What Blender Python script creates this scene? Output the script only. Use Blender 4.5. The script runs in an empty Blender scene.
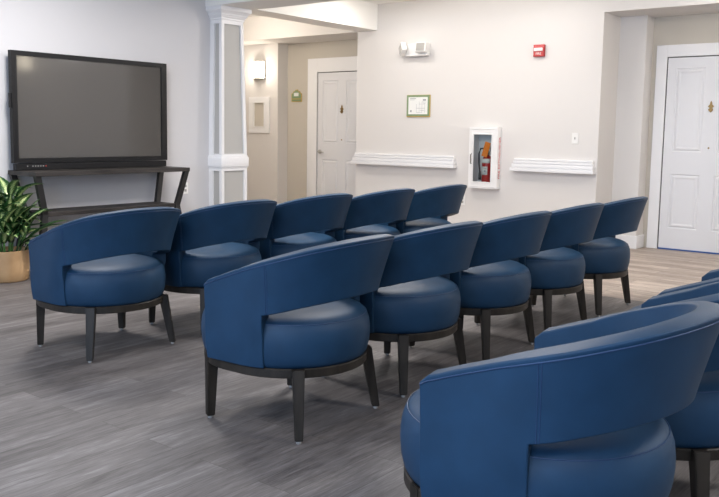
import bpy, bmesh, math, random
from mathutils import Vector, Matrix
random.seed(7)
PI = math.pi
sc = bpy.context.scene
COL = sc.collection

# ------------------------------------------------------------------ materials
def nmat(name, color, rough=0.5, metal=0.0, spec=0.5, sheen=0.0, coat=0.0):
    m = bpy.data.materials.new(name); m.use_nodes = True
    b = m.node_tree.nodes['Principled BSDF']
    b.inputs['Base Color'].default_value = (*color, 1)
    b.inputs['Roughness'].default_value = rough
    b.inputs['Metallic'].default_value = metal
    b.inputs['Specular IOR Level'].default_value = spec
    b.inputs['Sheen Weight'].default_value = sheen
    b.inputs['Coat Weight'].default_value = coat
    return m

def srgb(r, g, b):
    def f(c):
        c /= 255.0
        return c/12.92 if c <= 0.04045 else ((c+0.055)/1.055)**2.4
    return (f(r), f(g), f(b))

def bump(m, scale, strength, dist=0.002, stretch=(1, 1, 1), detail=4):
    nt = m.node_tree; b = nt.nodes['Principled BSDF']
    tc = nt.nodes.new('ShaderNodeTexCoord'); mp = nt.nodes.new('ShaderNodeMapping')
    mp.inputs['Scale'].default_value = stretch
    n = nt.nodes.new('ShaderNodeTexNoise'); n.inputs['Scale'].default_value = scale; n.inputs['Detail'].default_value = detail
    bp = nt.nodes.new('ShaderNodeBump'); bp.inputs['Strength'].default_value = strength; bp.inputs['Distance'].default_value = dist
    nt.links.new(tc.outputs['Object'], mp.inputs['Vector']); nt.links.new(mp.outputs[0], n.inputs['Vector'])
    nt.links.new(n.outputs['Fac'], bp.inputs['Height']); nt.links.new(bp.outputs[0], b.inputs['Normal'])
    return n

def mottle(m, c1, c2, scale, stretch=(1, 1, 1), lo=0.35, hi=0.65, detail=6):
    nt = m.node_tree; b = nt.nodes['Principled BSDF']
    tc = nt.nodes.new('ShaderNodeTexCoord'); mp = nt.nodes.new('ShaderNodeMapping')
    mp.inputs['Scale'].default_value = stretch
    n = nt.nodes.new('ShaderNodeTexNoise'); n.inputs['Scale'].default_value = scale; n.inputs['Detail'].default_value = detail
    r = nt.nodes.new('ShaderNodeValToRGB')
    r.color_ramp.elements[0].position = lo; r.color_ramp.elements[0].color = (*c1, 1)
    r.color_ramp.elements[1].position = hi; r.color_ramp.elements[1].color = (*c2, 1)
    nt.links.new(tc.outputs['Object'], mp.inputs['Vector']); nt.links.new(mp.outputs[0], n.inputs['Vector'])
    nt.links.new(n.outputs['Fac'], r.inputs['Fac']); nt.links.new(r.outputs[0], b.inputs['Base Color'])

M = {}
M['wall'] = nmat('cream_wall_paint', srgb(217, 213, 209), 0.6, spec=0.3); bump(M['wall'], 220, 0.12, 0.001)
M['wallgrey'] = nmat('pale_grey_wall_paint', srgb(205, 203, 204), 0.6, spec=0.3); bump(M['wallgrey'], 220, 0.12, 0.001)
M['recess'] = nmat('greige_recess_paint', srgb(196, 189, 177), 0.6, spec=0.3); bump(M['recess'], 220, 0.12, 0.001)
M['ceil'] = nmat('ceiling_paint', srgb(240, 238, 233), 0.8, spec=0.2); bump(M['ceil'], 160, 0.15, 0.001)
M['white'] = nmat('white_trim_paint', srgb(232, 231, 231), 0.38); bump(M['white'], 90, 0.05, 0.001)
M['door'] = nmat('white_door_paint', srgb(220, 220, 222), 0.42); bump(M['door'], 60, 0.08, 0.001, (1, 1, 0.1))
M['panelgrey'] = nmat('grey_column_panel', srgb(178, 176, 172), 0.55); bump(M['panelgrey'], 150, 0.1, 0.001)
M['fabric'] = nmat('blue_vinyl_upholstery', (0.020, 0.068, 0.165), 0.52, spec=0.27)
mottle(M['fabric'], (0.0088, 0.0355, 0.077), (0.0106, 0.0418, 0.090), 9.0); bump(M['fabric'], 420, 0.12, 0.0008)
M['pipe'] = nmat('blue_piping', (0.012, 0.040, 0.105), 0.5); bump(M['pipe'], 300, 0.1, 0.0005)
M['wood'] = nmat('dark_stained_wood', (0.030, 0.022, 0.017), 0.48, spec=0.3)
mottle(M['wood'], (0.012, 0.0095, 0.0072), (0.030, 0.0235, 0.0175), 22, (1, 1, 0.12)); bump(M['wood'], 60, 0.15, 0.0008, (1, 1, 0.1))
M['glide'] = nmat('clear_plastic_glide', srgb(150, 147, 143), 0.3)
M['stand'] = nmat('charcoal_oak_laminate', (0.05, 0.043, 0.04), 0.5, spec=0.3)
mottle(M['stand'], (0.018, 0.0155, 0.0145), (0.045, 0.039, 0.036), 14, (0.15, 1, 1)); bump(M['stand'], 40, 0.15, 0.0006, (0.1, 1, 1))
M['blackmetal'] = nmat('black_powder_coat', (0.016, 0.015, 0.015), 0.45); bump(M['blackmetal'], 300, 0.1, 0.0005)
M['bezel'] = nmat('black_bezel_plastic', (0.006, 0.006, 0.007), 0.45, spec=0.3); bump(M['bezel'], 300, 0.06, 0.0003)
M['screen'] = nmat('matte_screen_glass', (0.058, 0.054, 0.050), 0.09, spec=1.0); bump(M['screen'], 500, 0.03, 0.0002)
M['icon'] = nmat('screen_print_grey', srgb(140, 138, 135), 0.5); bump(M['icon'], 50, 0.02)
M['iconred'] = nmat('screen_print_red', srgb(190, 70, 60), 0.5); bump(M['iconred'], 50, 0.02)
M['chrome'] = nmat('brushed_nickel', (0.50, 0.49, 0.47), 0.28, metal=1.0); bump(M['chrome'], 120, 0.05, 0.0003)
M['brass'] = nmat('aged_brass', (0.30, 0.20, 0.085), 0.35, metal=1.0); bump(M['brass'], 120, 0.08, 0.0003)
M['dark'] = nmat('gap_shade_black', (0.012, 0.012, 0.012), 0.7); bump(M['dark'], 100, 0.02)  # near-black colour standing for shade around the door slabs
M['sweep'] = nmat('blue_door_sweep', srgb(35, 80, 150), 0.5); bump(M['sweep'], 100, 0.02)
M['plastic'] = nmat('white_plastic', srgb(235, 233, 229), 0.35); bump(M['plastic'], 100, 0.02, 0.0003)
M['lens'] = nmat('pale_grey_lens', srgb(165, 163, 158), 0.15, coat=0.5); bump(M['lens'], 90, 0.1, 0.001)
M['red'] = nmat('red_enamel', srgb(178, 30, 26), 0.3); bump(M['red'], 100, 0.03, 0.0003)
M['redink'] = nmat('red_lettering', srgb(200, 60, 50), 0.5); bump(M['redink'], 100, 0.02, 0.0002)
M['steel'] = nmat('white_enamel_steel', srgb(234, 232, 230), 0.32); bump(M['steel'], 90, 0.03, 0.0003)
M['cabin'] = nmat('grey_cabinet_lining', srgb(232, 230, 230), 0.5); bump(M['cabin'], 90, 0.05, 0.0005)
M['orange'] = nmat('orange_card', srgb(240, 130, 25), 0.6); bump(M['orange'], 200, 0.05, 0.0003)
M['rubber'] = nmat('black_rubber', (0.012, 0.012, 0.012), 0.5); bump(M['rubber'], 200, 0.05, 0.0003)
M['paper'] = nmat('white_paper', srgb(232, 232, 228), 0.6); bump(M['paper'], 200, 0.03, 0.0003)
M['ink'] = nmat('grey_print', srgb(160, 162, 165), 0.6); bump(M['ink'], 200, 0.02, 0.0003)
M['green'] = nmat('sage_green_board', srgb(126, 147, 108), 0.55); bump(M['green'], 200, 0.05, 0.0003)
M['gold'] = nmat('gold_edge', srgb(190, 160, 85), 0.45); bump(M['gold'], 200, 0.05, 0.0003)
M['soil'] = nmat('potting_soil', (0.035, 0.022, 0.014), 0.95); bump(M['soil'], 60, 0.8, 0.01)
M['stem'] = nmat('green_stem', srgb(70, 110, 50), 0.5); bump(M['stem'], 90, 0.1, 0.0006)
M['pot'] = nmat('tan_ceramic_pot', srgb(205, 168, 118), 0.42)
mottle(M['pot'], srgb(180, 142, 100), srgb(194, 158, 116), 6); bump(M['pot'], 60, 0.08, 0.001)

# glass for the cabinet window
g = bpy.data.materials.new('clear_cabinet_glass'); g.use_nodes = True
nt = g.node_tree; nt.nodes.remove(nt.nodes['Principled BSDF'])
tr = nt.nodes.new('ShaderNodeBsdfTransparent'); tr.inputs['Color'].default_value = (.96, .98, .97, 1)
gl = nt.nodes.new('ShaderNodeBsdfGlossy'); gl.inputs['Roughness'].default_value = .03
fz = nt.nodes.new('ShaderNodeFresnel'); fz.inputs['IOR'].default_value = 1.35
mxs = nt.nodes.new('ShaderNodeMixShader')
nt.links.new(fz.outputs[0], mxs.inputs[0]); nt.links.new(tr.outputs[0], mxs.inputs[1]); nt.links.new(gl.outputs[0], mxs.inputs[2])
nt.links.new(mxs.outputs[0], nt.nodes['Material Output'].inputs['Surface'])
M['glass'] = g
g2 = nmat('window_pane_glass', (0.9, 0.95, 1.0), 0.02); g2.node_tree.nodes['Principled BSDF'].inputs['Transmission Weight'].default_value = 1.0
g2.node_tree.nodes['Principled BSDF'].inputs['IOR'].default_value = 1.05
M['pane'] = g2

def emis(name, color, strength):
    m = bpy.data.materials.new(name); m.use_nodes = True
    b = m.node_tree.nodes['Principled BSDF']
    b.inputs['Base Color'].default_value = (*color, 1)
    b.inputs['Emission Color'].default_value = (*color, 1); b.inputs['Emission Strength'].default_value = strength
    return m
M['glow'] = emis('lit_sconce_glass', (1.0, 0.88, 0.68), 16.0)
M['diffuser'] = emis('lit_ceiling_diffuser', (1.0, 0.95, 0.88), 4.0)

# variegated leaf: pale splotches along the middle of the blade (UV x = across)
lf = nmat('variegated_leaf', srgb(40, 92, 34), 0.35, spec=0.5)
nt = lf.node_tree; pb = nt.nodes['Principled BSDF']
uv = nt.nodes.new('ShaderNodeUVMap'); sep = nt.nodes.new('ShaderNodeSeparateXYZ'); nt.links.new(uv.outputs[0], sep.inputs[0])
def mth(op, a, b_=None, v=None):
    n = nt.nodes.new('ShaderNodeMath'); n.operation = op
    if isinstance(a, (int, float)): n.inputs[0].default_value = a
    else: nt.links.new(a, n.inputs[0])
    if b_ is not None:
        if isinstance(b_, (int, float)): n.inputs[1].default_value = b_
        else: nt.links.new(b_, n.inputs[1])
    return n.outputs[0]
cx = mth('ABSOLUTE', mth('SUBTRACT', sep.outputs[0], 0.5))
tcn = nt.nodes.new('ShaderNodeTexCoord')
no = nt.nodes.new('ShaderNodeTexNoise'); no.inputs['Scale'].default_value = 170; no.inputs['Detail'].default_value = 5
nt.links.new(tcn.outputs['Object'], no.inputs['Vector'])
val = mth('SUBTRACT', mth('ADD', no.outputs['Fac'], 0.17), mth('MULTIPLY', cx, 0.95))
rp = nt.nodes.new('ShaderNodeValToRGB')
rp.color_ramp.elements[0].position = 0.44; rp.color_ramp.elements[0].color = (*srgb(22, 62, 22), 1)
rp.color_ramp.elements[1].position = 0.60; rp.color_ramp.elements[1].color = (*srgb(188, 202, 140), 1)
e = rp.color_ramp.elements.new(0.51); e.color = (*srgb(66, 112, 48), 1)
nt.links.new(val, rp.inputs['Fac']); nt.links.new(rp.outputs[0], pb.inputs['Base Color'])
M['leaf'] = lf

def floor_mat(name, swap, tint):
    m = bpy.data.materials.new(name); m.use_nodes = True
    nt = m.node_tree; b = nt.nodes['Principled BSDF']
    geo = nt.nodes.new('ShaderNodeNewGeometry'); sp = nt.nodes.new('ShaderNodeSeparateXYZ'); cb = nt.nodes.new('ShaderNodeCombineXYZ')
    nt.links.new(geo.outputs['Position'], sp.inputs[0])
    nt.links.new(sp.outputs['Y' if swap else 'X'], cb.inputs['X']); nt.links.new(sp.outputs['X' if swap else 'Y'], cb.inputs['Y'])
    br = nt.nodes.new('ShaderNodeTexBrick'); br.offset = 0.37; br.squash = 1.0
    br.inputs['Scale'].default_value = 1.0; br.inputs['Brick Width'].default_value = 1.22; br.inputs['Row Height'].default_value = 0.152
    br.inputs['Mortar Size'].default_value = 0.0012; br.inputs['Mortar Smooth'].default_value = 0.2; br.inputs['Bias'].default_value = 0.0
    br.inputs['Color1'].default_value = (0.0, 0.0, 0.0, 1); br.inputs['Color2'].default_value = (1, 1, 1, 1); br.inputs['Mortar'].default_value = (0.5, 0.5, 0.5, 1)
    nt.links.new(cb.outputs[0], br.inputs['Vector'])
    # offset the grain per plank so it breaks at the joints
    add = nt.nodes.new('ShaderNodeVectorMath'); add.operation = 'ADD'
    sc_ = nt.nodes.new('ShaderNodeVectorMath'); sc_.operation = 'SCALE'; sc_.inputs['Scale'].default_value = 23.0
    nt.links.new(br.outputs['Color'], sc_.inputs[0]); nt.links.new(cb.outputs[0], add.inputs[0]); nt.links.new(sc_.outputs[0], add.inputs[1])
    def noise(stretch, scale, detail, dist=0.0):
        mp = nt.nodes.new('ShaderNodeMapping'); mp.inputs['Scale'].default_value = stretch
        n = nt.nodes.new('ShaderNodeTexNoise'); n.inputs['Scale'].default_value = scale; n.inputs['Detail'].default_value = detail
        n.inputs['Distortion'].default_value = dist; n.inputs['Roughness'].default_value = 0.62
        nt.links.new(add.outputs[0], mp.inputs['Vector']); nt.links.new(mp.outputs[0], n.inputs['Vector'])
        return n.outputs['Fac']
    n1 = noise((1.5, 15, 1), 1.7, 9, 0.7); n2 = noise((5.0, 75, 1), 2.2, 6, 0.5); n3 = noise((0.7, 2.6, 1), 1.6, 4, 0.3)
    def mx(op, a, c):
        n = nt.nodes.new('ShaderNodeMath'); n.operation = op
        for i, v in enumerate((a, c)):
            if isinstance(v, (int, float)): n.inputs[i].default_value = v
            else: nt.links.new(v, n.inputs[i])
        return n.outputs[0]
    fac = mx('ADD', mx('ADD', mx('MULTIPLY', n1, 0.44), mx('MULTIPLY', n2, 0.38)), mx('MULTIPLY', n3, 0.18))
    bw = nt.nodes.new('ShaderNodeRGBToBW'); nt.links.new(br.outputs['Color'], bw.inputs[0])
    fac = mx('ADD', fac, mx('MULTIPLY', mx('SUBTRACT', bw.outputs[0], 0.5), 0.10))
    r = nt.nodes.new('ShaderNodeValToRGB')
    els = r.color_ramp.elements
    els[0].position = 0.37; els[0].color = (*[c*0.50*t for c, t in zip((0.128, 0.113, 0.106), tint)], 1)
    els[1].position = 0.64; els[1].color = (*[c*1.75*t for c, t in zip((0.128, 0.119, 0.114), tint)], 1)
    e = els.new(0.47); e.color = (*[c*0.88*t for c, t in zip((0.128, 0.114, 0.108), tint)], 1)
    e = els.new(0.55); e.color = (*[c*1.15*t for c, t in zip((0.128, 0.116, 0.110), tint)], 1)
    nt.links.new(fac, r.inputs['Fac'])
    mixn = nt.nodes.new('ShaderNodeMix'); mixn.data_type = 'RGBA'
    nt.links.new(br.outputs['Fac'], mixn.inputs['Factor']); nt.links.new(r.outputs[0], mixn.inputs['A'])
    mixn.inputs['B'].default_value = (0.07, 0.062, 0.056, 1)
    nt.links.new(mixn.outputs['Result'], b.inputs['Base Color'])
    b.inputs['Roughness'].default_value = 0.52; b.inputs['Specular IOR Level'].default_value = 0.35
    bp = nt.nodes.new('ShaderNodeBump'); bp.inputs['Strength'].default_value = 0.15; bp.inputs['Distance'].default_value = 0.001
    nt.links.new(n2, bp.inputs['Height']); nt.links.new(bp.outputs[0], b.inputs['Normal'])
    return m
M['floor'] = floor_mat('grey_plank_flooring', False, (1.0, 1.0, 1.02))
M['floor_lit'] = floor_mat('grey_plank_flooring_across_lit', True, (2.9, 2.68, 2.42))  # same planks, brighter warm tint painted in for the corridor's lamplight

# ------------------------------------------------------------------ helpers
def link(name, me, mat, parent=None, smooth=None):
    o = bpy.data.objects.new(name, me); COL.objects.link(o)
    if mat is not None:
        for mm in (mat if isinstance(mat, (list, tuple)) else [mat]): me.materials.append(mm)
    if smooth is not None:
        for p in me.polygons: p.use_smooth = True
        me.set_sharp_from_angle(angle=math.radians(smooth))
    if parent is not None: o.parent = parent
    return o

class MB:
    def __init__(s): s.bm = bmesh.new()
    def box(s, lo, hi, bev=0.0, seg=2, mi=0):
        r = bmesh.ops.create_cube(s.bm, size=1.0)['verts']
        lo = Vector(lo); hi = Vector(hi)
        for v in r: v.co = (lo+hi)/2 + Vector([v.co[i]*(hi[i]-lo[i]) for i in range(3)])
        fs = list({f for v in r for f in v.link_faces})
        for f in fs: f.material_index = mi
        if bev > 0:
            es = list({e for v in r for e in v.link_edges})
            bmesh.ops.bevel(s.bm, geom=es, offset=bev, segments=seg, affect='EDGES', profile=0.6)
        return s
    def hexa(s, pts):     # eight points: bottom 4 ccw, top 4 ccw
        v = [s.bm.verts.new(p) for p in pts]
        for f in ((3, 2, 1, 0), (4, 5, 6, 7), (0, 1, 5, 4), (1, 2, 6, 5), (2, 3, 7, 6), (3, 0, 4, 7)):
            s.bm.faces.new([v[i] for i in f])
        return s
    def lathe(s, prof, c=(0, 0, 0), n=48, axis='Z'):
        rings = []
        def P(r, z, a):
            if axis == 'Z': return Vector((c[0]+r*math.cos(a), c[1]+r*math.sin(a), c[2]+z))
            if axis == 'X': return Vector((c[0]+z, c[1]+r*math.cos(a), c[2]+r*math.sin(a)))
        for r, z in prof:
            if r < 1e-6: rings.append([s.bm.verts.new(P(0, z, 0))])
            else: rings.append([s.bm.verts.new(P(r, z, 2*PI*i/n)) for i in range(n)])
        for a, b_ in zip(rings, rings[1:]):
            for i in range(n):
                j = (i+1) % n
                if len(a) == 1 and len(b_) == 1: continue
                if len(a) == 1: s.bm.faces.new((a[0], b_[j], b_[i]))
                elif len(b_) == 1: s.bm.faces.new((a[i], a[j], b_[0]))
                else: s.bm.faces.new((a[i], a[j], b_[j], b_[i]))
        for rg, fl in ((rings[0], True), (rings[-1], False)):
            if len(rg) > 1: s.bm.faces.new(rg[::-1] if fl else rg)
        return s
    def tube(s, pts, r, n=6, closed=False):
        pts = [Vector(p) for p in pts]; m = len(pts); rings = []
        rr = r if isinstance(r, (list, tuple)) else [r]*m
        for i, p in enumerate(pts):
            a = pts[(i-1) % m] if (closed or i > 0) else p
            b_ = pts[(i+1) % m] if (closed or i < m-1) else p
            t = (b_-a).normalized()
            up = Vector((0, 0, 1)) if abs(t.z) < 0.9 else Vector((1, 0, 0))
            x = t.cross(up).normalized(); y = x.cross(t)
            rings.append([s.bm.verts.new(p+rr[i]*(math.cos(2*PI*k/n)*x+math.sin(2*PI*k/n)*y)) for k in range(n)])
        for i in range(m if closed else m-1):
            a, b_ = rings[i], rings[(i+1) % m]
            for k in range(n):
                l = (k+1) % n
                s.bm.faces.new((a[k], a[l], b_[l], b_[k]))
        if not closed:
            s.bm.faces.new(rings[0][::-1]); s.bm.faces.new(rings[-1])
        return s
    def prism(s, poly, lo, hi, axis):     # polygon in the two other axes, extruded along axis
        def P(u, v, t):
            return {'X': (t, u, v), 'Y': (u, t, v), 'Z': (u, v, t)}[axis]
        a = [s.bm.verts.new(P(u, v, lo)) for u, v in poly]; b_ = [s.bm.verts.new(P(u, v, hi)) for u, v in poly]
        n = len(poly)
        for i in range(n):
            j = (i+1) % n; s.bm.faces.new((a[i], a[j], b_[j], b_[i]))
        s.bm.faces.new(a[::-1]); s.bm.faces.new(b_)
        return s
    def build(s, name, mat, parent=None, smooth=None):
        bmesh.ops.recalc_face_normals(s.bm, faces=s.bm.faces[:])
        me = bpy.data.meshes.new(name); s.bm.to_mesh(me); s.bm.free()
        return link(name, me, mat, parent, smooth)

def tag(o, label=None, cat=None, group=None, kind=None):
    if label: o['label'] = label
    if cat: o['category'] = cat
    if group: o['group'] = group
    if kind: o['kind'] = kind
    return o
def empty(name, loc=(0, 0, 0), label=None, cat=None, group=None, rz=0):
    o = bpy.data.objects.new(name, None); COL.objects.link(o); o.location = loc; o.rotation_euler = (0, 0, rz)
    o.empty_display_size = 0.1
    return tag(o, label, cat, group)
def kids(o): return [c for c in bpy.data.objects if c.parent == o]
def copy_tree(o, parent=None):
    c = o.copy(); COL.objects.link(c)
    if parent is not None: c.parent = parent
    for ch in kids(o): copy_tree(ch, c)
    return c
def struct(o, label, cat): return tag(o, label, cat, kind='structure')

# ------------------------------------------------------------------ room shell
HC = 2.797; HS = 2.476; HB = 2.452
XB = 8.475; XD = 9.14; XP = 8.925; YT = 6.53
X0, Y0 = -2.0, -3.2
struct(MB().box((X0-.1, Y0-.1, -0.1), (6.1, 10.6, 0)).build('floor', M['floor']), 'grey wood plank floor under the rows of blue chairs', 'floor')
struct(MB().box((6.1, Y0-.1, -0.1), (9.4, 10.6, 0)).build('floor_corridor', M['floor_lit']), 'grey wood plank floor of the corridor in front of the doors', 'floor')
struct(MB().box((X0-.1, Y0-.1, HC), (9.4, 10.6, HC+.1)).build('ceiling', M['ceil']), 'off white painted ceiling above the room', 'ceiling')
struct(MB().box((X0-.1, YT, 0), (6.02, YT+.14, HC)).build('wall_left', M['wallgrey']), 'pale grey wall behind the television', 'wall')
struct(MB().box((5.90, YT+.14, 0), (6.02, 10.5, HC)).build('wall_left_corridor', M['wall']), 'cream wall along the corridor behind the column', 'wall')
struct(MB().box((X0-.1, 10.5, 0), (9.4, 10.6, HC)).build('wall_back', M['wall']), 'cream wall closing the far end of the corridor', 'wall')
struct(MB().box((X0-.1, Y0-.1, 0), (9.4, Y0, HC)).build('wall_right', M['wall']), 'cream wall opposite the television', 'wall')
# wall with the handrails, with its headers over both door recesses
w = MB()
w.box((XB+.13, 3.444, 0), (9.3, 6.67, HC))
HY0, HY1, HZ0, HZ1 = 4.595, 4.925, .611, 1.271
for lo, hi in (((3.444, 0), (HY0, HC)), ((HY1, 0), (6.67, HC)), ((HY0, 0), (HY1, HZ0)), ((HY0, HZ1), (HY1, HC))):
    w.box((XB, lo[0], lo[1]), (XB+.13, hi[0], hi[1]))
struct(w.build('wall_front', M['wall']), 'cream wall carrying the handrails and extinguisher cabinet', 'wall')
struct(MB().box((XB, Y0, HS), (9.3, 3.444, HC)).build('wall_front_header', M['wall']), 'cream header above the right door recess', 'wall')
struct(MB().box((XB, 6.67, HS), (9.3, 10.5, HC)).build('wall_front_soffit', M['wall']), 'cream header above the left door recess', 'wall')
struct(MB().box((XB, Y0, 0), (XD+.002, 1.45, HS)).build('wall_front_beyond', M['wall']), 'cream wall beyond the right door', 'wall')
# recess 1 (right door)
struct(MB().box((XP, 3.157, 0), (9.3, 3.4439, HS)).build('wall_recess_jamb', M['wall']), 'cream return beside the right door', 'wall')
struct(MB().box((XD, Y0, 0), (9.3, 3.157, HS)).build('wall_recess_right', M['recess']), 'greige wall around the right door', 'wall')
# recess 2 (left door)
struct(MB().box((XD, 6.67, 0), (9.3, 8.49, HS)).build('wall_recess_left', M['recess']), 'greige wall around the left door', 'wall')
struct(MB().box((XP, 8.49, 0), (9.3, 10.5, HS)).build('wall_sconce', M['wall']), 'cream wall with the lit sconce', 'wall')
# overhead beam and header
struct(MB().box((5.80, Y0, HB), (6.25, YT+.14, HC)).build('beam', M['ceil']), 'off white ceiling beam running over the room from the column', 'beam')
struct(MB().box((6.25, 6.36, HS), (XB, 6.67, HC)).build('beam_header', M['ceil']), 'off white header crossing the corridor beside the column', 'beam')
# rear wall with two windows
wr = MB()
for (ya, yb, za, zb) in ((Y0, -1.4, 0, HC), (1.0, 2.0, 0, HC), (4.4, YT, 0, HC), (-1.4, 1.0, 0, .8), (-1.4, 1.0, 2.35, HC), (2.0, 4.4, 0, .8), (2.0, 4.4, 2.35, HC)):
    wr.box((X0-.12, ya, za), (X0, yb, zb))
struct(wr.build('wall_rear', M['wallgrey']), 'pale grey wall with the windows', 'wall')
for i, (ya, yb) in enumerate(((-1.4, 1.0), (2.0, 4.4))):
    wf = MB()
    for (a, b_, c, d) in ((ya, yb, .8, .86), (ya, yb, 2.29, 2.35), (ya, ya+.06, .86, 2.29), (yb-.06, yb, .86, 2.29), ((ya+yb)/2-.03, (ya+yb)/2+.03, .86, 2.29)):
        wf.box((X0-.09, a, c), (X0-.03, b_, d))
    f = struct(wf.build('window_%d' % (i+1), M['white']), ['white framed window nearer the side wall', 'white framed window nearer the television'][i], 'window')

# baseboards
def baseboard(name, lo, hi):
    o = MB().box(lo, hi, .004, 1).build(name, M['white'])
    return struct(o, 'white baseboard along the ' + name.split('_', 1)[1].replace('_', ' ') + ' wall', 'baseboard')
baseboard('baseboard_left', (X0, YT-.016, 0), (5.82, YT, .14))
baseboard('baseboard_front', (XB-.016, 3.444, 0), (XB, 6.67, .14))
baseboard('baseboard_recess_side', (XB-.016, 3.428, 0), (XP-.016, 3.444, .14))
baseboard('baseboard_jamb', (XP-.016, 3.141, 0), (XP, 3.428, .14))
baseboard('baseboard_jamb_return', (XP, 3.141, 0), (XD, 3.157, .14))
baseboard('baseboard_sconce', (XP-.016, 8.474, 0), (XP, 10.5, .14))
baseboard('baseboard_sconce_return', (XP, 8.474, 0), (XD, 8.49, .14))
baseboard('baseboard_recess_left', (XD-.016, 8.085, 0), (XD, 8.474, .14))

# ------------------------------------------------------------------ doors
def door_panels(bm_, x, y0, y1, z0, z1):
    """raised moulding around a recessed field, on a face looking to -X at x"""
    prof = [(0.000, 0.0), (0.004, 0.007), (0.012, 0.009), (0.022, 0.002), (0.034, -0.001), (0.052, 0.005)]  # inset, depth
    loops = []
    for ins, d in prof:
        loops.append([bm_.verts.new((x+d, yy, zz)) for yy, zz in ((y0+ins, z0+ins), (y1-ins, z0+ins), (y1-ins, z1-ins), (y0+ins, z1-ins))])
    for a, b_ in zip(loops, loops[1:]):
        for i in range(4):
            j = (i+1) % 4; bm_.faces.new((a[i], a[j], b_[j], b_[i]))
    bm_.faces.new(loops[-1])
def make_door(name, ya, yb, cas, label, handle_hi):
    """slab from ya (low) to yb (high), face at X=XD-.012"""
    xf = XD-.016
    m = MB(); bm_ = m.bm
    W = yb-ya; st = 0.090; mid = (ya+yb)/2; mul = 0.073
    cols = [(ya+st, mid-mul), (mid+mul, yb-st)]; rows = [(0.235, 0.815), (1.055, 1.93)]
    ys = [ya, cols[0][0], cols[0][1], cols[1][0], cols[1][1], yb]; zs = [0.012, rows[0][0], rows[0][1], rows[1][0], rows[1][1], 2.04]
    for i in range(5):
        for j in range(5):
            if i in (1, 3) and j in (1, 3): door_panels(bm_, xf, ys[i], ys[i+1], zs[j], zs[j+1])
            else:
                bm_.faces.new([bm_.verts.new(q) for q in ((xf, ys[i], zs[j]), (xf, ys[i+1], zs[j]), (xf, ys[i+1], zs[j+1]), (xf, ys[i], zs[j+1]))])
    bmesh.ops.remove_doubles(bm_, verts=bm_.verts[:], dist=1e-5)
    # edges of the slab
    for (p, q) in (((ya, .012), (yb, .012)), ((yb, .012), (yb, 2.04)), ((yb, 2.04), (ya, 2.04)), ((ya, 2.04), (ya, .012))):
        bm_.faces.new([bm_.verts.new(v) for v in ((xf, *p), (xf, *q), (xf+.009, *q), (xf+.009, *p))])
    root = m.build(name, M['door'])
    struct(root, label, 'door')
    # black sheet painted for the gap's shade + jamb stop + casing
    MB().box((XD-.004, ya-.012, 0), (XD-.0005, yb+.012, 2.054)).build('door_gap_shade', M['dark'], root)
    c = MB()
    o_ = cas
    prof_in, prof_out = 0.012, 0.012+o_
    for (lo, hi) in (((ya-prof_out, 0), (ya-prof_in, 2.05+prof_out)), ((yb+prof_in, 0), (yb+prof_out, 2.05+prof_out)), ((ya-prof_in, 2.05), (yb+prof_in, 2.05+prof_out))):
        c.box((XD-.022, lo[0], lo[1]), (XD, hi[0], hi[1]), .004, 2)
    for (lo, hi) in (((ya-prof_in-.02, 0), (ya-.011, 2.075)), ((yb+.011, 0), (yb+prof_in+.02, 2.075)), ((ya-.011, 2.051), (yb+.011, 2.075))):
        c.box((XD-.030, lo[0], lo[1]), (XD-.004, hi[0], hi[1]), .003, 2)
    c.build('door_casing', M['white'], root)
    # knocker
    k = MB(); yk = mid; zk = 1.525
    k.prism([(yk-.0, zk+.062), (yk-.012, zk+.035), (yk-.008, zk+.028), (yk-.03, zk+.004), (yk-.014, zk-.012), (yk-.022, zk-.035), (yk, zk-.06),
             (yk+.022, zk-.035), (yk+.014, zk-.012), (yk+.03, zk+.004), (yk+.008, zk+.028), (yk+.012, zk+.035)], xf-.010, xf, 'X')
    k.tube([(xf-.014, yk+.02*math.cos(a), zk-.022+.026*math.sin(a)) for a in [PI+PI*i/10 for i in range(11)]], .005, 6)
    k.build('door_knocker', M['brass'], root, 40)
    MB().lathe([(0.0095, -.006), (.0095, 0)], (xf, yk, 1.10), 16, 'X').build('peephole', M['brass'], root, 40)
    if handle_hi is not None:
        h = MB(); yh = handle_hi; zh = .925
        h.lathe([(.0, -.016), (.026, -.016), (.031, -.008), (.031, 0)], (xf, yh, zh), 24, 'X')
        h.tube([(xf-.01, yh, zh), (xf-.05, yh, zh), (xf-.055, yh-.02, zh), (xf-.055, yh-.115, zh-.006)], [.009, .009, .010, .007], 10)
        h.build('door_handle', M['chrome'], root, 40)
    return root
d1 = make_door('door_1', 2.06, 2.98, .114, 'white four-panel door at the right edge with brass knocker', None)
MB().box((XD-.024, 2.06, .001), (XD-.0165, 2.98, .016)).build('door_sweep', M['sweep'], d1)
d2 = make_door('door_2', 6.99, 7.886, .185, 'white four-panel door in the left recess with nickel lever handle', 7.838)

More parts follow.
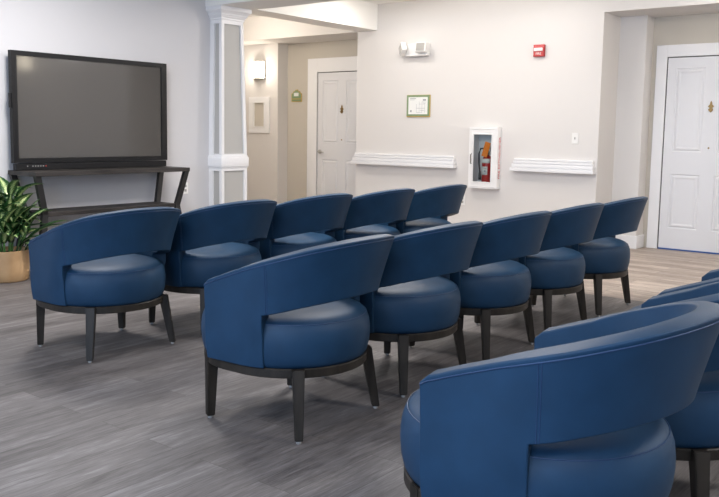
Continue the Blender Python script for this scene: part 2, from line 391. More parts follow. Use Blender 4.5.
# ------------------------------------------------------------------ column
cx_, cy_ = 6.018, 6.515
def column():
    root = empty('column', (cx_, cy_, 0), 'white tapered square column with grey inset panels at the end of the television wall', 'column')
    root['kind'] = 'structure'
    hb, ht = .180, .148
    def half(z): return hb if z < .92 else hb+(ht-hb)*(z-.92)/(2.45-.92)
    s = MB()
    def stile(z0, z1, a0, a1, face, dep=.016, w=None):
        # piece of one face between side coordinates a0..a1 given as fractions from the corners
        pass
    core = MB()
    for (z0, z1) in ((0.0, .84), (.84, 2.34)):
        h0, h1 = half(z0 if z0 > .8 else 0)-.018, half(z1 if z1 > .9 else 0)-.018
        if z0 == 0.0: h0 = h1 = hb-.018
        core.hexa([(-h0, -h0, z0), (h0, -h0, z0), (h0, h0, z0), (-h0, h0, z0), (-h1, -h1, z1), (h1, -h1, z1), (h1, h1, z1), (-h1, h1, z1)])
    core.build('column_panel', M['panelgrey'], root)
    st = MB()
    sw = .037
    def corner(z0, z1):
        h0, h1 = (hb, hb) if z1 < .9 else (half(z0), half(z1))
        for sx in (-1, 1):
            for sy in (-1, 1):
                lo, up = [], []
                for (px, py) in ((0, 0), (1, 0), (1, 1), (0, 1)):
                    lo.append((sx*(h0-sw*px), sy*(h0-sw*py), z0)); up.append((sx*(h1-sw*px), sy*(h1-sw*py), z1))
                st.hexa(lo+up)
    def rail(z0, z1):
        h0, h1 = (hb, hb) if z1 < .9 else (half(z0), half(z1))
        h0 -= .0006; h1 -= .0006
        st.hexa([(-h0, -h0, z0), (h0, -h0, z0), (h0, h0, z0), (-h0, h0, z0), (-h1, -h1, z1), (h1, -h1, z1), (h1, h1, z1), (-h1, h1, z1)])
    corner(.0, .80); rail(.0, .20); rail(.795, .84)
    for z0, z1 in ((.0, .80), (.955, 2.34)):
        h0, h1 = half(z0) if z0 > .9 else hb, half(z1) if z1 > .9 else hb
        st.hexa([(-h0, -.042, z0), (-h0+.02, -.042, z0), (-h0+.02, .03, z0), (-h0, .03, z0), (-h1, -.042, z1), (-h1+.02, -.042, z1), (-h1+.02, .03, z1), (-h1, .03, z1)])
    corner(.92, 2.34); rail(.92, .970); rail(2.285, 2.34)
    st.build('column_frame', M['white'], root)
    bd = MB()
    bd.box((-.193, -.193, .838), (.193, .193, .936), .004, 2)
    bd.box((-.186, -.186, .930), (.186, .186, .952), .007, 3)
    bd.box((-.185, -.185, .824), (.185, .185, .842), .003, 2)
    bd.box((-.20, -.20, 0), (.20, .20, .15), .006, 2)
    bd.build('column_band', M['white'], root, 40)
    cp = MB()
    prof = [(.154, 2.322), (.158, 2.330), (.158, 2.342), (.168, 2.352), (.175, 2.366), (.180, 2.370), (.184, 2.384), (.198, 2.400), (.208, 2.409), (.212, 2.414), (.212, HB-.0002)]
    loops = [[cp.bm.verts.new(q) for q in ((-h, -h, z), (h, -h, z), (h, h, z), (-h, h, z))] for h, z in prof]
    for a, b_ in zip(loops, loops[1:]):
        for i in range(4):
            j = (i+1) % 4; cp.bm.faces.new((a[i], a[j], b_[j], b_[i]))
    cp.bm.faces.new(loops[-1]); cp.bm.faces.new(loops[0][::-1])
    cp.build('column_capital', M['white'], root)
column()

# ------------------------------------------------------------------ chairs
def lerp(a, b_, t): return a+(b_-a)*t
def interp(x, tab):
    for (x0, y0), (x1, y1) in zip(tab, tab[1:]):
        if x <= x1:
            t = (x-x0)/(x1-x0); return y0+(y1-y0)*t
    return tab[-1][1]
def smooth_tab(x, tab, k=4.0):
    # average of the table around x: rounds its corners
    return sum(interp(min(max(abs(x+d*k), tab[0][0]), tab[-1][0]), tab) for d in (-2, -1, 0, 1, 2))/5
ZT = [(0, .800), (18, .796), (41, .773), (67, .717), (87, .676), (102, .640), (111, .618), (116, .600)]
ZB = [(0, .565), (18, .561), (43, .538), (67, .500), (90, .480), (116, .475)]
SLOT = 69.5; PEND = 116.0
YC = .02
def ztop(p):
    q = max(0.0, (abs(p)-PEND+4.2)/4.2)
    return smooth_tab(abs(p), ZT)-.014*(1-math.sqrt(max(0, 1-q*q)))
def zbot(p): return smooth_tab(abs(p), ZB)
def rout(p, z):
    c = max(0.0, math.cos(math.radians(p)))
    low = .348+.026*c
    if z < .42: low -= .014*((.42-z)/.14)**2+.030*c*min(1, (.55-z)/.15)
    q = min(1, max(0, (90-abs(p))/55)); top = .354+.082*q*q*(3-2*q)
    zb, zt = zbot(p), ztop(p)
    t = (z-zb)/(zt-zb)
    if t <= 0: return low
    return low+(top-low)*(t**1.1)
def thick(p, t):
    q = min(1, max(0, (abs(p)-25)/65)); q = q*q*(3-2*q)
    return lerp(.066, .086, q)
def pt(p, r, z):
    # round behind the sitter, straight along the arms
    if abs(p) > 90: return Vector((r*(1 if p > 0 else -1), YC+(abs(p)-90)/30*.2, z))
    a = math.radians(p); return Vector((r*math.sin(a), YC-r*math.cos(a), z))
def make_shell(parent):
    bm = bmesh.new()
    phis = [-PEND + i*(PEND-SLOT)/12 for i in range(12)] + [-SLOT+i*2*SLOT/34 for i in range(35)] + [SLOT+(i+1)*(PEND-SLOT)/12 for i in range(12)]
    nU, nL = 9, 5
    cols = []
    for p in phis:
        zb, zt = zbot(p), ztop(p)
        if abs(p) > PEND-.1: zt -= .002
        t = thick(p, 0)
        out, inn = [], []
        zsl = [lerp(.283, zb, j/nL) for j in range(nL)] if abs(p) > SLOT-.01 else [None]*nL
        zs = zsl + [lerp(zb, zt, j/nU) for j in range(nU+1)]
        for z in zs:
            if z is None: out.append(None); inn.append(None); continue
            r = rout(p, z)
            out.append(bm.verts.new(pt(p, r, z))); inn.append(bm.verts.new(pt(p, r-t-(.004 if z > zb else 0), z)))
        r = rout(p, zt)
        mid = bm.verts.new(pt(p, r-t*.5, zt+.006))
        cols.append((p, out, inn, mid))
    n = nL+nU+1
    for (pa, oa, ia, ma), (pb_, ob, ib, mb_) in zip(cols, cols[1:]):
        panel = abs(pa) > SLOT-.01 and abs(pb_) > SLOT-.01 and (abs(pa) > SLOT+.01 or abs(pb_) > SLOT+.01)
        j0 = 0 if panel else nL
        for j in range(j0, n-1):
            bm.faces.new((oa[j], ob[j], ob[j+1], oa[j+1])); bm.faces.new((ib[j], ia[j], ia[j+1], ib[j+1]))
        bm.faces.new((oa[-1], ob[-1], mb_, ma)); bm.faces.new((ma, mb_, ib[-1], ia[-1]))
        bm.faces.new((ia[j0], ib[j0], ob[j0], oa[j0]))
    for k, (p, o_, i_, m_) in enumerate(cols):
        if k in (0, len(cols)-1):
            for j in range(n-1): bm.faces.new((o_[j], o_[j+1], i_[j+1], i_[j]))
            bm.faces.new((o_[-1], m_, i_[-1]))
        elif abs(abs(p)-SLOT) < .01:
            for j in range(nL): bm.faces.new((o_[j], o_[j+1], i_[j+1], i_[j]))
    bmesh.ops.recalc_face_normals(bm, faces=bm.faces[:])
    me = bpy.data.meshes.new('backrest'); bm.to_mesh(me); bm.free()
    o = link('backrest', me, M['fabric'], parent)
    for f in me.polygons: f.use_smooth = True
    bv = o.modifiers.new('bevel', 'BEVEL'); bv.width = .016; bv.segments = 4; bv.limit_method = 'ANGLE'; bv.angle_limit = math.radians(38); bv.harden_normals = True
    # piping along the top edge and the stitched uprights
    m = MB()
    ph = [-PEND+.5+i*(2*PEND-1)/70 for i in range(71)]
    m.tube([pt(p, rout(p, ztop(p)-.014)+.0006, ztop(p)-.014) for p in ph], .0021, 6)
    m.build('piping', M['pipe'], o, 60)
    for sg in (-1, 1):
        m = MB(); up = []
        for p0, rev in ((sg*(SLOT-2.6), False), (sg*(SLOT-3.8), True)):
            zb, zt = zbot(p0), ztop(p0)
            c_ = [pt(p0, rout(p0, z)+.0002, z) for z in [lerp(zb+.004, zt-.014, j/10) for j in range(11)]]
            up += c_[::-1] if rev else c_
        m.tube(up, .0013, 5)
        m.build('stitching', M['pipe'], o, 60)
    return o
def make_chair():
    root = empty('barrel_chair')
    make_shell(root)
    def stretch(bm, d=.066):
        for v in bm.verts:
            if v.co.y > YC+1e-4: v.co.y += d
    s = MB()
    s.lathe([(0, .281), (.300, .281), (.318, .284), (.327, .299), (.334, .330), (.337, .365), (.337, .395), (.333, .425), (.324, .450), (.308, .4685), (.28, .481),
             (.23, .490), (.16, .496), (.08, .4985), (0, .499)], (0, YC, 0), 64)
    stretch(s.bm)
    seat = s.build('seat', M['fabric'], root, 60)
    q = MB(); q.tube([((.3195)*math.cos(2*PI*(i+.5)/64), YC+(.3195)*math.sin(2*PI*(i+.5)/64)+(.066 if i < 32 else 0), .4575) for i in range(64)], .0017, 6, True)
    q.build('piping', M['pipe'], seat, 60)
    f = MB(); f.lathe([(.27, .245), (.321, .245), (.325, .249), (.325, .279), (.321, .283), (.27, .283)], (0, YC, 0), 64)
    stretch(f.bm)
    f.build('base_ring', M['wood'], root, 40)
    for sx in (-1, 1):
        for sy in (-1, 1):
            if sy > 0: bot = Vector((sx*.2687, .2416, .012)); top = Vector((sx*.262, .238, .283)); rad = Vector((sx*.885, .466, 0))
            else: bot = Vector((sx*.2687, -.2416, .012)); top = Vector((sx*.233, -.207, .283)); rad = Vector((sx, -1, 0)).normalized()
            tan = Vector((-rad.y, rad.x, 0))
            l = MB()
            a, b_ = .0245, .0165
            l.hexa([bot+tan*b_*u+rad*b_*v for u, v in ((-1, -1), (1, -1), (1, 1), (-1, 1))]+[top+tan*a*u+rad*a*v for u, v in ((-1, -1), (1, -1), (1, 1), (-1, 1))])
            es = l.bm.edges[:]
            bmesh.ops.bevel(l.bm, geom=es, offset=.003, segments=2, affect='EDGES')
            lo = l.build('leg', M['wood'], root, 30)
            gd = MB(); gd.lathe([(.009, 0), (.010, .002), (.010, .007), (.008, .0125)], (bot.x, bot.y, 0), 16)
            gd.build('glide', M['glide'], lo, 40)
    return root
proto = make_chair()
front = ['blue barrel chair beside the potted plant, first of the row facing the television',
         'second blue barrel chair from the plant, hiding the foot of the white column',
         'third blue barrel chair from the plant, hiding the foot of the left door',
         'fourth blue barrel chair from the plant in the row nearest the television',
         'blue barrel chair farthest from the plant in the row nearest the television']
mid_ = ['blue barrel chair fully in view at the near end of the middle row, widest there',
        'second blue barrel chair along the middle row from its near end',
        'third blue barrel chair of the middle row, centre of its five',
        'fourth blue barrel chair of the middle row, next to the far end one',
        'blue barrel chair ending the middle row, in front of the right door casing']
back = ['largest blue barrel chair, cut off by the bottom edge',
        'blue barrel chair cut by the right edge, next to the closest chair',
        'blue barrel chair showing only its rounded arm tip at the right edge']
spots = []
R1 = [(2.742, 3.920, -1), (3.499, 3.905, 0), (4.268, 3.91, 0), (5.034, 3.91, 0), (5.80, 3.91, 0)]
R2 = [(2.597, 2.360, 3), (3.356, 2.37, 0), (4.116, 2.366, 0), (4.874, 2.37, 0), (5.638, 2.364, 0)]
R3 = [(2.055, .930, -1), (2.790, .872, -3), (3.59, .868, 0)]
for row, labs, grp in ((R1, front, 'blue chairs in the row nearest the television'), (R2, mid_, 'blue chairs in the middle row'), (R3, back, 'blue chairs in the back row')):
    for (x, y, a), lb in zip(row, labs): spots.append((x, y, a, lb, grp))
for i, (x, y, a, lb, grp) in enumerate(spots):
    o = proto if i == 0 else copy_tree(proto)
    o.location = (x, y, 0); o.rotation_euler = (0, 0, math.radians(a))
    tag(o, lb, 'chair', grp)

# ------------------------------------------------------------------ television and its stand
ZS = .857
st = empty('television_stand', (4.415, 6.30, 0), 'dark charcoal wood stand with splayed black legs under the television', 'stand')
xa, xb_, ya, yb = 3.62-4.415, 5.215-4.415, 6.095-6.30, 6.515-6.30
MB().box((xa, ya, ZS-.036), (xb_, yb, ZS), .002, 1).build('top_shelf', M['stand'], st)
zl = .52
MB().box((xa+.115, ya+.055, zl-.032), (xb_-.115, yb-.055, zl), .002, 1).build('lower_shelf', M['stand'], st)
for sx in (-1, 1):
    for sy in (-1, 1):
        tx = xa if sx < 0 else xb_; ty = ya if sy < 0 else yb
        top = Vector((tx-sx*.03, ty-sy*.025, ZS-.036)); mid = Vector((tx-sx*.110, ty-sy*.065, zl-.016)); bot = Vector((tx-sx*.03, ty-sy*.02, 0))
        l = MB(); w2, d2 = .026, .018
        def sect(p): return [p+Vector((u*w2, v*d2, 0)) for u, v in ((-1, -1), (1, -1), (1, 1), (-1, 1))]
        l.hexa(sect(mid)+sect(top)); l.hexa(sect(bot)+sect(mid))
        l.build('leg', M['blackmetal'], st)

tv = empty('television', (4.39, 6.45, ZS), 'large black flat television with grey blank screen on the charcoal stand', 'television')
def tb(lo, hi): return (lo[0]-4.39, lo[1]-6.45, lo[2]-ZS), (hi[0]-4.39, hi[1]-6.45, hi[2]-ZS)
fr = MB()
L, Rr, Bz, Tz = 3.625, 5.21, .918, 1.835
sl, sr_, sb, st_ = 3.672, 5.146, .958, 1.795
for lo, hi in (((L, 6.42, Bz), (sl, 6.465, Tz)), ((sr_, 6.42, Bz), (Rr, 6.465, Tz)), ((sl, 6.42, Bz), (sr_, 6.465, sb)), ((sl, 6.42, st_), (sr_, 6.465, Tz))):
    fr.box(*tb(lo, hi))
fr.box(*tb((L+.05, 6.465, Bz+.05), (Rr-.05, 6.50, Tz-.05)))
fr.build('bezel', M['bezel'], tv)
MB().box(*tb((sl, 6.430, sb), (sr_, 6.46, st_))).build('screen', M['screen'], tv)
cbm = MB(); cbm.box(*tb((L+.012, 6.412, .859), (Rr-.018, 6.46, .914)), .003, 1)
cb_ = cbm.build('control_bar', M['bezel'], tv)
ic = MB()
for k in range(7):
    if k == 1: continue
    ic.box(*tb((3.735+k*.024, 6.4105, .886), (3.745+k*.024, 6.4125, .896)))
ic.build('button_row', M['icon'], cb_)
MB().box(*tb((3.735+.170, 6.4105, .885), (3.742+.170, 6.4125, .897))).build('power_mark', M['iconred'], cb_)
MB().box(*tb((L-.012, 6.425, 1.37), (L, 6.46, 1.49)), .004, 2).build('side_handle', M['bezel'], tv)

# ------------------------------------------------------------------ potted plant
PX, PY = 3.425, 6.21
pl = empty('potted_plant', (PX, PY, 0), 'variegated leafy green houseplant in a tan pot beside the television stand', 'plant')
p_ = MB(); p_.lathe([(0, .0), (.145, 0), (.156, .012), (.165, .09), (.170, .18), (.172, .245), (.166, .248), (.160, .24), (.156, .20), (0, .195)], n=48)
p_.build('pot', M['pot'], pl, 50)
s_ = MB(); s_.lathe([(0, .20), (.155, .20), (.153, .214), (.10, .220), (0, .222)], n=24); s_.build('soil', M['soil'], pl, 60)
lv = bmesh.new(); uvl = lv.loops.layers.uv.new('UVMap'); stm = MB()
rnd = random.Random(11)
def leaf(base, az, elev, length, width, droop, roll=0.0):
    n, k = 9, 4
    d = Vector((math.cos(az)*math.cos(elev), math.sin(az)*math.cos(elev), math.sin(elev)))
    side = Vector((-math.sin(az), math.cos(az), 0)); 
    pos = Vector(base); e = elev; rows = []
    for i in range(n+1):
        t = i/n
        dirv = Vector((math.cos(az)*math.cos(e), math.sin(az)*math.cos(e), math.sin(e)))
        nrm = side.cross(dirv) * -1
        w_ = width*(math.sin(PI*min(1, t*.97+.03)**.72))**.9 * (1 if t < 1 else 0) + .0006
        row = []
        for j in range(k+1):
            u = j/k*2-1
            sd = (side*math.cos(roll)+nrm*math.sin(roll))
            row.append((lv.verts.new(pos+sd*(u*w_)+nrm*(abs(u)**1.3*w_*.30)), (j/k, t)))
        rows.append(row)
        pos = pos+dirv*(length/n); e -= droop/n
    for a, b_ in zip(rows, rows[1:]):
        for j in range(k):
            q = (a[j], a[j+1], b_[j+1], b_[j]); f = lv.faces.new([v for v, _ in q]); f.smooth = True
            for lp, (_, uvc) in zip(f.loops, q): lp[uvl].uv = uvc
def shoot(az, r0, lean, h, nl, llen):
    b0 = Vector((math.cos(az)*r0, math.sin(az)*r0, .215))
    top = b0+Vector((math.cos(az)*lean, math.sin(az)*lean, h))
    midp = b0.lerp(top, .5)+Vector((0, 0, .02))
    stm.tube([b0, midp, top], [.008, .006, .004], 6)
    for i in range(nl):
        t = .35+.65*i/max(1, nl-1)
        a2 = az+rnd.uniform(-.4, .4)+i*2.4
        el = rnd.uniform(.55, .95)+.25*t
        leaf(b0.lerp(top, t), a2, el, llen*rnd.uniform(.85, 1.12), llen*.145*rnd.uniform(.85, 1.15), rnd.uniform(.7, 1.5), rnd.uniform(-.3, .3))
for k in range(8):
    shoot(k*2*PI/8+rnd.uniform(-.2, .2), .07+rnd.uniform(-.02, .03), .05+rnd.uniform(0, .04), rnd.uniform(.18, .30), 5, .28)
for k in range(6):
    shoot(k*PI/3+.5, .035, .045, rnd.uniform(.36, .48), 6, .28)
leaf((.09, -.12, .23), -1.0, 1.05, .36, .05, 1.9, .2)
leaf((.12, -.06, .26), -.75, 1.0, .42, .058, 1.0, .1)
leaf((.10, -.12, .25), -.9, .7, .30, .055, 2.2, -.2)
leaf((.03, -.05, .30), -.8, 1.25, .42, .055, .5, .4)
leaf((.0, -.02, .36), -1.9, 1.3, .40, .055, .5, .3)
leaf((-.03, .03, .36), .6, 1.35, .42, .055, .4, .3)
leaf((.06, -.10, .27), -1.3, .75, .27, .045, 2.9, .2)
leaf((.11, -.09, .30), -.62, .85, .36, .048, 1.0, -.2)
leaf((.05, -.06, .34), -.9, 1.1, .36, .045, .8, .5)
me = bpy.data.meshes.new('foliage'); lv.to_mesh(me); lv.free()
fo = link('foliage', me, M['leaf'], pl)
so = fo.modifiers.new('thickness', 'SOLIDIFY'); so.thickness = .0012
stm.build('stem', M['stem'], pl, 60)

# ------------------------------------------------------------------ things on the wall with the rails
def handrail(ya, yb, label):
    r = MB(); steps = [(0, 0, .808, .846, .090), (0, 0, .843, .856, .058), (0, 0, .853, .889, .070), (0, 0, .886, .900, .040), (0, 0, .897, .922, .054), (0, 0, .919, .929, .030), (0, 0, .926, .948, .044)]
    for (_, _, z0, z1, d) in steps:
        e_ = (d-.06)*.6
        r.box((XB-d, ya-e_, z0), (XB, yb+e_, z1), .0045, 2)
    o = r.build('handrail', M['white'], None, 40)
    return tag(o, label, 'handrail', 'moulded white handrails')
handrail(5.165, 6.668, 'white moulded handrail ledge between left door and extinguisher cabinet')
handrail(3.470, 4.40, 'shorter white moulded handrail ledge below the light switch')

# emergency light
em = empty('emergency_light', (XB, 5.728, 2.205), 'white twin-head emergency light mounted high on the cream wall', 'emergency light')
eb = MB(); eb.box((-.065, -.160, -.072), (0, .160, .072), .010, 3); eb.box((-.075, -.156, -.076), (0, .150, -.060), .004, 2); eb.build('housing', M['plastic'], em, 40)
def lamp_head(loc, rot):
    h = MB(); h.box((-.045, -.066, -.058), (.02, .066, .058), .010, 3)
    o = h.build('lamp_head', M['plastic'], em, 40); o.location = loc; o.rotation_euler = rot
    l = MB(); l.box((-.049, -.054, -.047), (-.044, .054, .047), .003, 2); l.build('lens', M['lens'], o)
lamp_head((-.080, .165, .012), (-.55, .0, -.70)); lamp_head((-.090, -.100, .014), (0, .15, .16))

# evacuation map
ev = empty('evacuation_plan', (XB, 5.712, 1.537), 'small square evacuation plan in green and gold frame on cream wall', 'sign')
m = MB(); m.box((-.012, -.170, -.133), (0, .170, .133), .002, 1); m.build('backing_board', M['gold'], ev)
m = MB(); m.box((-.016, -.162, -.122), (-.010, .168, .130), .002, 1); m.build('frame', M['green'], ev)
m = MB(); m.box((-.018, -.137, -.100), (-.014, .140, .105)); pp = m.build('paper', M['paper'], ev)
m = MB()
for (y0, y1, z0, z1) in ((.03, .12, .083, .092), (.05, .12, .070, .074), (-.11, -.075, .03, .034), (-.115, -.07, .06, .082), (-.06, -.057, -.08, .055), (-.02, -.017, -.08, .055), (-.10, -.097, -.08, .03),
                         (.02, .023, -.08, .02), (-.10, .023, -.03, -.026), (-.10, -.017, .02, .023), (-.06, .023, -.08, -.077), (.09, .115, -.075, -.05), (-.12, -.06, .045, .049), (-.09, -.03, -.055, -.051)):
    m.box((-.0188, y0, z0), (-.0178, y1, z1))
m.build('printed_plan', M['ink'], pp)

# pull station / alarm strobe
al = empty('fire_alarm', (XB, 4.143, 2.118), 'red fire alarm strobe high on the cream wall', 'fire alarm')
m = MB(); m.box((-.045, -.062, -.064), (0, .062, .064), .006, 2); m.build('housing', M['red'], al)
m = MB(); m.box((-.060, -.050, -.006), (-.040, .050, .028), .006, 2); m.build('strobe_lens', M['plastic'], al)
def text(body, size, mat, parent, loc, rot, name='lettering', extr=.0008, align='CENTER', sx=1.0):
    c = bpy.data.curves.new(name, 'FONT'); c.body = body; c.size = size; c.extrude = extr; c.align_x = align; c.align_y = 'CENTER'
    tmp = bpy.data.objects.new(name, c); COL.objects.link(tmp); bpy.context.view_layer.update()
    me = bpy.data.meshes.new_from_object(tmp.evaluated_get(bpy.context.evaluated_depsgraph_get()))
    bpy.data.objects.remove(tmp); me.materials.clear()
    o = link(name, me, mat, parent); o.location = loc; o.rotation_euler = rot; o.scale = (sx, 1, 1)
    return o
RW = (PI/2, 0, -PI/2)     # reads on a surface that looks to -X
text('FIRE', .035, M['plastic'], al, (-.0455, 0, -.035), RW)

# light switch and outlets
def wall_plate(name, root_loc, label, cat, rot, kind):
    o = empty(name, root_loc, label, cat); o.rotation_euler = rot
    m = MB(); m.box((-.006, -.036, -.058), (0, .036, .058), .003, 2); m.build('cover_plate', M['plastic'], o)
    m = MB()
    if kind == 'switch':
        m.box((-.014, -.005, -.012), (-.005, .005, .012), .002, 1); m.build('toggle', M['lens'], o)
    else:
        for z in (-.022, .022):
            m.box((-.0075, -.014, z-.013), (-.0055, .014, z+.013), .001, 1)
        m.build('socket', M['lens'], o)
    return o
wall_plate('light_switch', (XB, 3.70, 1.18), 'white light switch plate above the short handrail', 'light switch', (0, 0, 0), 'switch')
wall_plate('wall_outlet', (XB, 5.062, .435), 'white outlet plate low on the cream wall behind the row end chair', 'outlet', (0, 0, 0), 'outlet')
wall_plate('wall_outlet', (5.52, YT, .625), 'white outlet plate on the grey wall right of the television stand', 'outlet', (0, 0, PI/2), 'outlet')

# extinguisher cabinet
DX = .088
cy0, cy1, cz0, cz1 = 4.576, 4.944, .592, 1.290
cab = empty('extinguisher_cabinet', (XB, (cy0+cy1)/2, cz0), 'white wall cabinet with glazed door holding a red fire extinguisher', 'cabinet')
hw = (cy1-cy0)/2; hh = cz1-cz0; t = .012
m = MB()
for lo, hi in (((-hw, 0), (-hw+t+.012, hh)), ((hw-t-.012, 0), (hw, hh)), ((-hw+t+.012, 0), (hw-t-.012, t+.012)), ((-hw+t+.012, hh-t-.012), (hw-t-.012, hh))):
    m.box((-DX+.02, lo[0], lo[1]), (0, hi[0], hi[1]))
m.build('case', M['steel'], cab)
m = MB()
ly, lz0, lz1 = hw-.021, .021, hh-.021
for lo, hi in (((-.0, -ly, lz0), (.095, -ly+.002, lz1)), ((-.0, ly-.002, lz0), (.095, ly, lz1)), ((-.0, -ly, lz0), (.095, ly, lz0+.002)), ((-.0, -ly, lz1-.002), (.095, ly, lz1)), ((.093, -ly, lz0), (.095, ly, lz1))):
    m.box(lo, hi)
m.build('lining', M['cabin'], cab)
gz0, gz1, gy0, gy1 = .075, .612, -.105, .125
m = MB()
for lo, hi in (((-hw, 0), (gy0, hh)), ((gy1, 0), (hw, hh)), ((gy0, 0), (gy1, gz0)), ((gy0, gz1), (gy1, hh))):
    m.box((-DX, lo[0], lo[1]), (-DX+.02, hi[0], hi[1]))
e1 = .012
for lo, hi in (((gy0-e1, gz0-e1), (gy0, gz1+e1)), ((gy1, gz0-e1), (gy1+e1, gz1+e1)), ((gy0, gz0-e1), (gy1, gz0)), ((gy0, gz1), (gy1, gz1+e1))):
    m.box((-DX-.005, lo[0], lo[1]), (-DX, hi[0], hi[1]), .002, 1)
for lo, hi in (((-hw+.016, .016), (-hw+.028, hh-.016)), ((hw-.028, .016), (hw-.016, hh-.016)), ((-hw+.028, .016), (hw-.028, .028)), ((-hw+.028, hh-.028), (hw-.028, hh-.016))):
    m.box((-DX-.004, lo[0], lo[1]), (-DX, hi[0], hi[1]), .0015, 1)
cd = m.build('door', M['steel'], cab)
MB().box((-DX+.008, gy0, gz0), (-DX+.011, gy1, gz1)).build('pane', M['glass'], cd)
hd = MB(); hd.tube([(-DX, .148, .28), (-DX-.022, .148, .285), (-DX-.022, .148, .385), (-DX, .148, .39)], .005, 8); hd.build('handle', M['rubber'], cd, 40)
text('FIRE EXTINGUISHER', .052, M['redink'], cab, (-DX*.52+.008, -hw-.0006, hh*.5), (PI/2, -PI/2, 0), sx=1.02)

ex = empty('fire_extinguisher', (XB+.02, (cy0+cy1)/2-.002, cz0+.0235), 'red fire extinguisher with orange tag inside the white wall cabinet', 'fire extinguisher')
r_ = .062
m = MB(); m.lathe([(0, 0), (r_-.004, 0), (r_, .006), (r_, .29), (r_-.006, .318), (r_-.022, .342), (.018, .352), (.018, .365), (0, .365)], n=32)
m.build('tank', M['red'], ex, 40)
m = MB(); m.lathe([(0, .362), (.018, .362), (.020, .385), (.012, .40), (.012, .425), (0, .425)], n=20)
m.box((-.05, -.012, .425), (.035, .012, .438), .003, 1); m.box((-.06, -.012, .455), (.02, .012, .470), .003, 1); m.box((.012, -.010, .425), (.03, .010, .465))
m.build('valve', M['chrome'], ex, 40)
m = MB(); m.tube([(-.01, .012, .41), (-.015, .045, .43), (-.02, .080, .43), (-.025, .100, .37), (-.02, .098, .26), (-.02, .088, .18), (-.02, .084, .12)], .010, 8); m.build('hose', M['rubber'], ex, 60)
m = MB(); m.tube([(-.02, .084, .17), (-.02, .084, .07)], [.012, .019], 10); m.build('nozzle', M['rubber'], ex, 40)
m = MB(); m.box((-.002, -.036, -.085), (.0, .036, .085)); tg = m.build('tag', M['orange'], ex); tg.location = (-.062, -.012, .42); tg.rotation_euler = (.28, 0, 0)
def patch(z0, z1, a0, a1, rr, mat, nm):
    m = MB(); n = 8
    A = [[m.bm.verts.new((rr*math.cos(PI+lerp(a0, a1, i/n)), rr*math.sin(PI+lerp(a0, a1, i/n)), z)) for i in range(n+1)] for z in (z0, z1)]
    for i in range(n): m.bm.faces.new((A[0][i], A[0][i+1], A[1][i+1], A[1][i]))
    o = m.build(nm, mat, ex, 60); s2 = o.modifiers.new('thickness', 'SOLIDIFY'); s2.thickness = .0006; return o
lb = patch(.13, .225, -.75, .55, r_+.0008, M['paper'], 'label')
patch(.265, .315, -1.2, 1.0, r_+.0008, M['paper'], 'collar_label')
m = MB()
for z in (.205, .195, .15, .14):
    m.box((-.0640, -.02, z), (-.0630, .014, z+.004))
m.box((-.0640, -.016, .162), (-.0630, .010, .185)); m.build('printed_text', M['ink'], lb)

# ------------------------------------------------------------------ left recess: plaque, sconce, framed niche
pq = empty('room_plaque', (XD, 8.308, 1.724), 'small green house-shaped room plaque with gold edge beside left door', 'sign')
def house(s, x0, x1, nm, mat, par):
    poly = [(-.10, -.085), (.10, -.085), (.10, .035), (.075, .04), (.06, .068), (.03, .072), (.022, .092), (-.022, .092), (-.03, .072), (-.06, .068), (-.075, .04), (-.10, .035)]
    return MB().prism([(a*s, b_*s) for a, b_ in poly], x0, x1, 'X').build(nm, mat, par)
house(1.0, -.010, 0, 'backing_board', M['gold'], pq); house(.88, -.014, -.008, 'board', M['green'], pq)
MB().box((-.016, -.045, -.005), (-.013, .045, .045)).build('number_card', M['paper'], pq)
MB().box((-.016, -.088, -.050), (-.013, .088, -.038)).build('gold_band', M['gold'], pq)

sn = empty('wall_sconce', (XP, 8.855, 1.966), 'lit rectangular wall sconce glowing warm white on the cream corridor wall', 'wall lamp')
m = MB(); m.box((-.02, -.115, .0), (0, .115, .265), .003, 1); m.build('back_plate', M['chrome'], sn)
m = MB()
pr = [(-.105*1+0, 0)]; pr = [(-.020-.085*math.sin(PI*i/14), -.105+.21*i/14) for i in range(15)]
A = [[m.bm.verts.new((x, y, z)) for x, y in pr] for z in (.018, .247)]
for i in range(14): m.bm.faces.new((A[0][i], A[0][i+1], A[1][i+1], A[1][i]))
m.bm.faces.new(A[0][::-1]); m.bm.faces.new(A[1]); m.build('glass_shade', M['glow'], sn, 40)
m = MB()
for z in (.010, .249):
    q = [(-.020-.09*math.sin(PI*i/14), -.112+.224*i/14) for i in range(15)]
    m.prism(q, z, z+.008, 'Z')
m.build('metal_band', M['chrome'], sn)

s2_ = copy_tree(sn); s2_.location = (XB, -1.62, 2.28); tag(s2_, 'lit wall sconce on the cream wall beyond the right door', 'wall lamp')
ni = empty('framed_wall_niche', (XP, 8.855, 1.179), 'small white framed recess panel with grey centre below the lit sconce', 'wall panel')
m = MB()
for lo, hi in (((-.21, 0), (-.105, .53)), ((.105, 0), (.21, .53)), ((-.105, 0), (.105, .095)), ((-.105, .445), (.105, .53))):
    m.box((-.022, lo[0], lo[1]), (0, hi[0], hi[1]))
for lo, hi in (((-.125, .08), (-.105, .46)), ((.105, .08), (.125, .46)), ((-.105, .08), (.105, .095)), ((-.105, .445), (.105, .46))):
    m.box((-.028, lo[0], lo[1]), (-.02, hi[0], hi[1]))
m.build('frame', M['white'], ni)
MB().box((-.006, -.105, .095), (-.002, .105, .445)).build('inset_panel', M['recess'], ni)

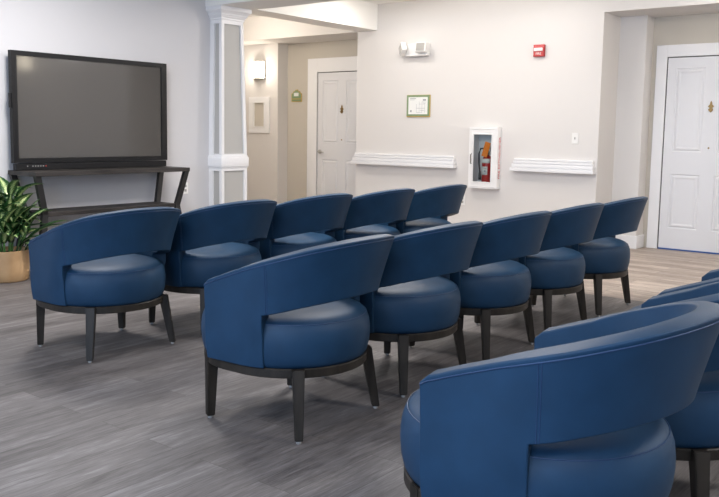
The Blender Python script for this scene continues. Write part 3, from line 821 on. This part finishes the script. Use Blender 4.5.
# ------------------------------------------------------------------ lamps of the room, with added corridor drums
def ceiling_light(x, y, z, label, power, color, sx=.6, sy=.6):
    o = empty('ceiling_light', (x, y, z), label, 'ceiling light', 'recessed ceiling lights')
    m = MB()
    for lo, hi in (((-sx/2-.03, -sy/2-.03), (-sx/2, sy/2+.03)), ((sx/2, -sy/2-.03), (sx/2+.03, sy/2+.03)), ((-sx/2, -sy/2-.03), (sx/2, -sy/2)), ((-sx/2, sy/2), (sx/2, sy/2+.03))):
        m.box((lo[0], lo[1], -.012), (hi[0], hi[1], 0))
    m.build('trim_frame', M['white'], o)
    MB().box((-sx/2, -sy/2, -.006), (sx/2, sy/2, 0)).build('diffuser', M['diffuser'], o)
    l = bpy.data.lights.new('ceiling_lamp', 'AREA'); l.shape = 'RECTANGLE'; l.size = sx; l.size_y = sy; l.energy = power; l.color = color
    lo_ = bpy.data.objects.new('ceiling_lamp', l); COL.objects.link(lo_); lo_.location = (x, y, z-.02)
    return o
cool = (1.0, .975, .96); warm = (1.0, .91, .80)
k = 1.0
CL = [(.3, -1.0, 'near the side wall'), (.3, 1.9, 'above the near end of the rows'), (.3, 4.7, 'near the rear windows'), (3.6, -1.0, 'behind the back row'), (4.5, 3.2, 'between the front and middle rows'), (3.4, 5.0, 'before the television')]
for (x, y, t_) in CL: ceiling_light(x, y, HC, 'square recessed ceiling light ' + t_, (32 if x < 1 else 68)*k, cool)
def added_drum_light(x, y, label, power, color):  # made-up drum fixtures, low point lamp added to brighten the upper wall
    o = empty('added_drum_ceiling_light', (x, y, HC), label, 'ceiling light', 'added drum ceiling lights of the corridor')
    MB().lathe([(.0, -.02), (.19, -.02), (.19, 0), (0, 0)], n=32).build('ceiling_plate', M['chrome'], o, 40)
    MB().lathe([(0, -.115), (.165, -.11), (.175, -.10), (.175, -.02), (0, -.02)], n=32).build('glass_diffuser', M['diffuser'], o, 40)
    l = bpy.data.lights.new('ceiling_lamp', 'POINT'); l.energy = power; l.color = color; l.shadow_soft_size = .15
    lo_ = bpy.data.objects.new('ceiling_lamp', l); COL.objects.link(lo_); lo_.location = (x, y, HC-.29)
for (x, y, t_) in ((7.15, 4.8, 'near the extinguisher cabinet'), (7.3, 1.7, 'near the right door'), (7.15, -1.0, 'at the corridor end')):
    added_drum_light(x, y, 'unseen drum ceiling light added ' + t_, 32 if y > 3 else 44, (1.0, .955, .915))
for y_, w_ in ((5.85, 'over the longer handrail'), (3.9, 'over the shorter handrail')):
    ceiling_light(7.65, y_, HC, 'small recessed downlight ' + w_, 9, (1.0, .955, .915), .18, .18)
added_drum_light(7.4, 8.1, 'unseen drum ceiling light added before the lit sconce', 44, warm)
sl_ = bpy.data.lights.new('sconce_bulb', 'POINT'); sl_.energy = 7; sl_.color = warm; sl_.shadow_soft_size = .06
so_ = bpy.data.objects.new('sconce_bulb', sl_); COL.objects.link(so_); so_.location = (XP-.16, 8.855, 2.10)
# daylight through the two windows of the rear wall
for (ya, yb) in ((-1.4, 1.0), (2.0, 4.4)):
    l = bpy.data.lights.new('window_daylight', 'AREA'); l.shape = 'RECTANGLE'; l.size = 1.4; l.size_y = 2.2; l.energy = 105; l.color = (.48, .68, 1.0)
    o = bpy.data.objects.new('window_daylight', l); COL.objects.link(o); o.location = (X0-.15, (ya+yb)/2, 1.57); o.rotation_euler = (0, -PI/2, 0)
wd = bpy.data.worlds.new('daylight'); sc.world = wd; wd.use_nodes = True
wd.node_tree.nodes['Background'].inputs[0].default_value = (.75, .85, 1, 1); wd.node_tree.nodes['Background'].inputs[1].default_value = .6

# ------------------------------------------------------------------ camera
F, yaw, pitch, roll, sx, sy, H = 833.0913, 0.67606, 0.11008, 0.01457, -12.430, -24.717, 1.2148
f = Vector((math.cos(yaw)*math.cos(pitch), math.sin(yaw)*math.cos(pitch), -math.sin(pitch)))
r0 = Vector((math.sin(yaw), -math.cos(yaw), 0)); u0 = r0.cross(f)
c_, s_ = math.cos(roll), math.sin(roll)
r = c_*r0+s_*u0; u = c_*u0-s_*r0
cam = bpy.data.cameras.new('camera'); co = bpy.data.objects.new('camera', cam); COL.objects.link(co)
Rm = Matrix((r, u, -f)).transposed()
co.matrix_world = Matrix.Translation((0, 0, H)) @ Rm.to_4x4()
cam.sensor_fit = 'HORIZONTAL'; cam.sensor_width = 36.0; cam.lens = F/719*36
cam.shift_x = -sx/719; cam.shift_y = sy/719; cam.clip_start = .05
sc.camera = co
sc.view_settings.view_transform = 'Standard'; sc.view_settings.look = 'None'; sc.view_settings.gamma = 1.0
sc.view_settings.use_curve_mapping = False
sc.view_settings.exposure = -0.06
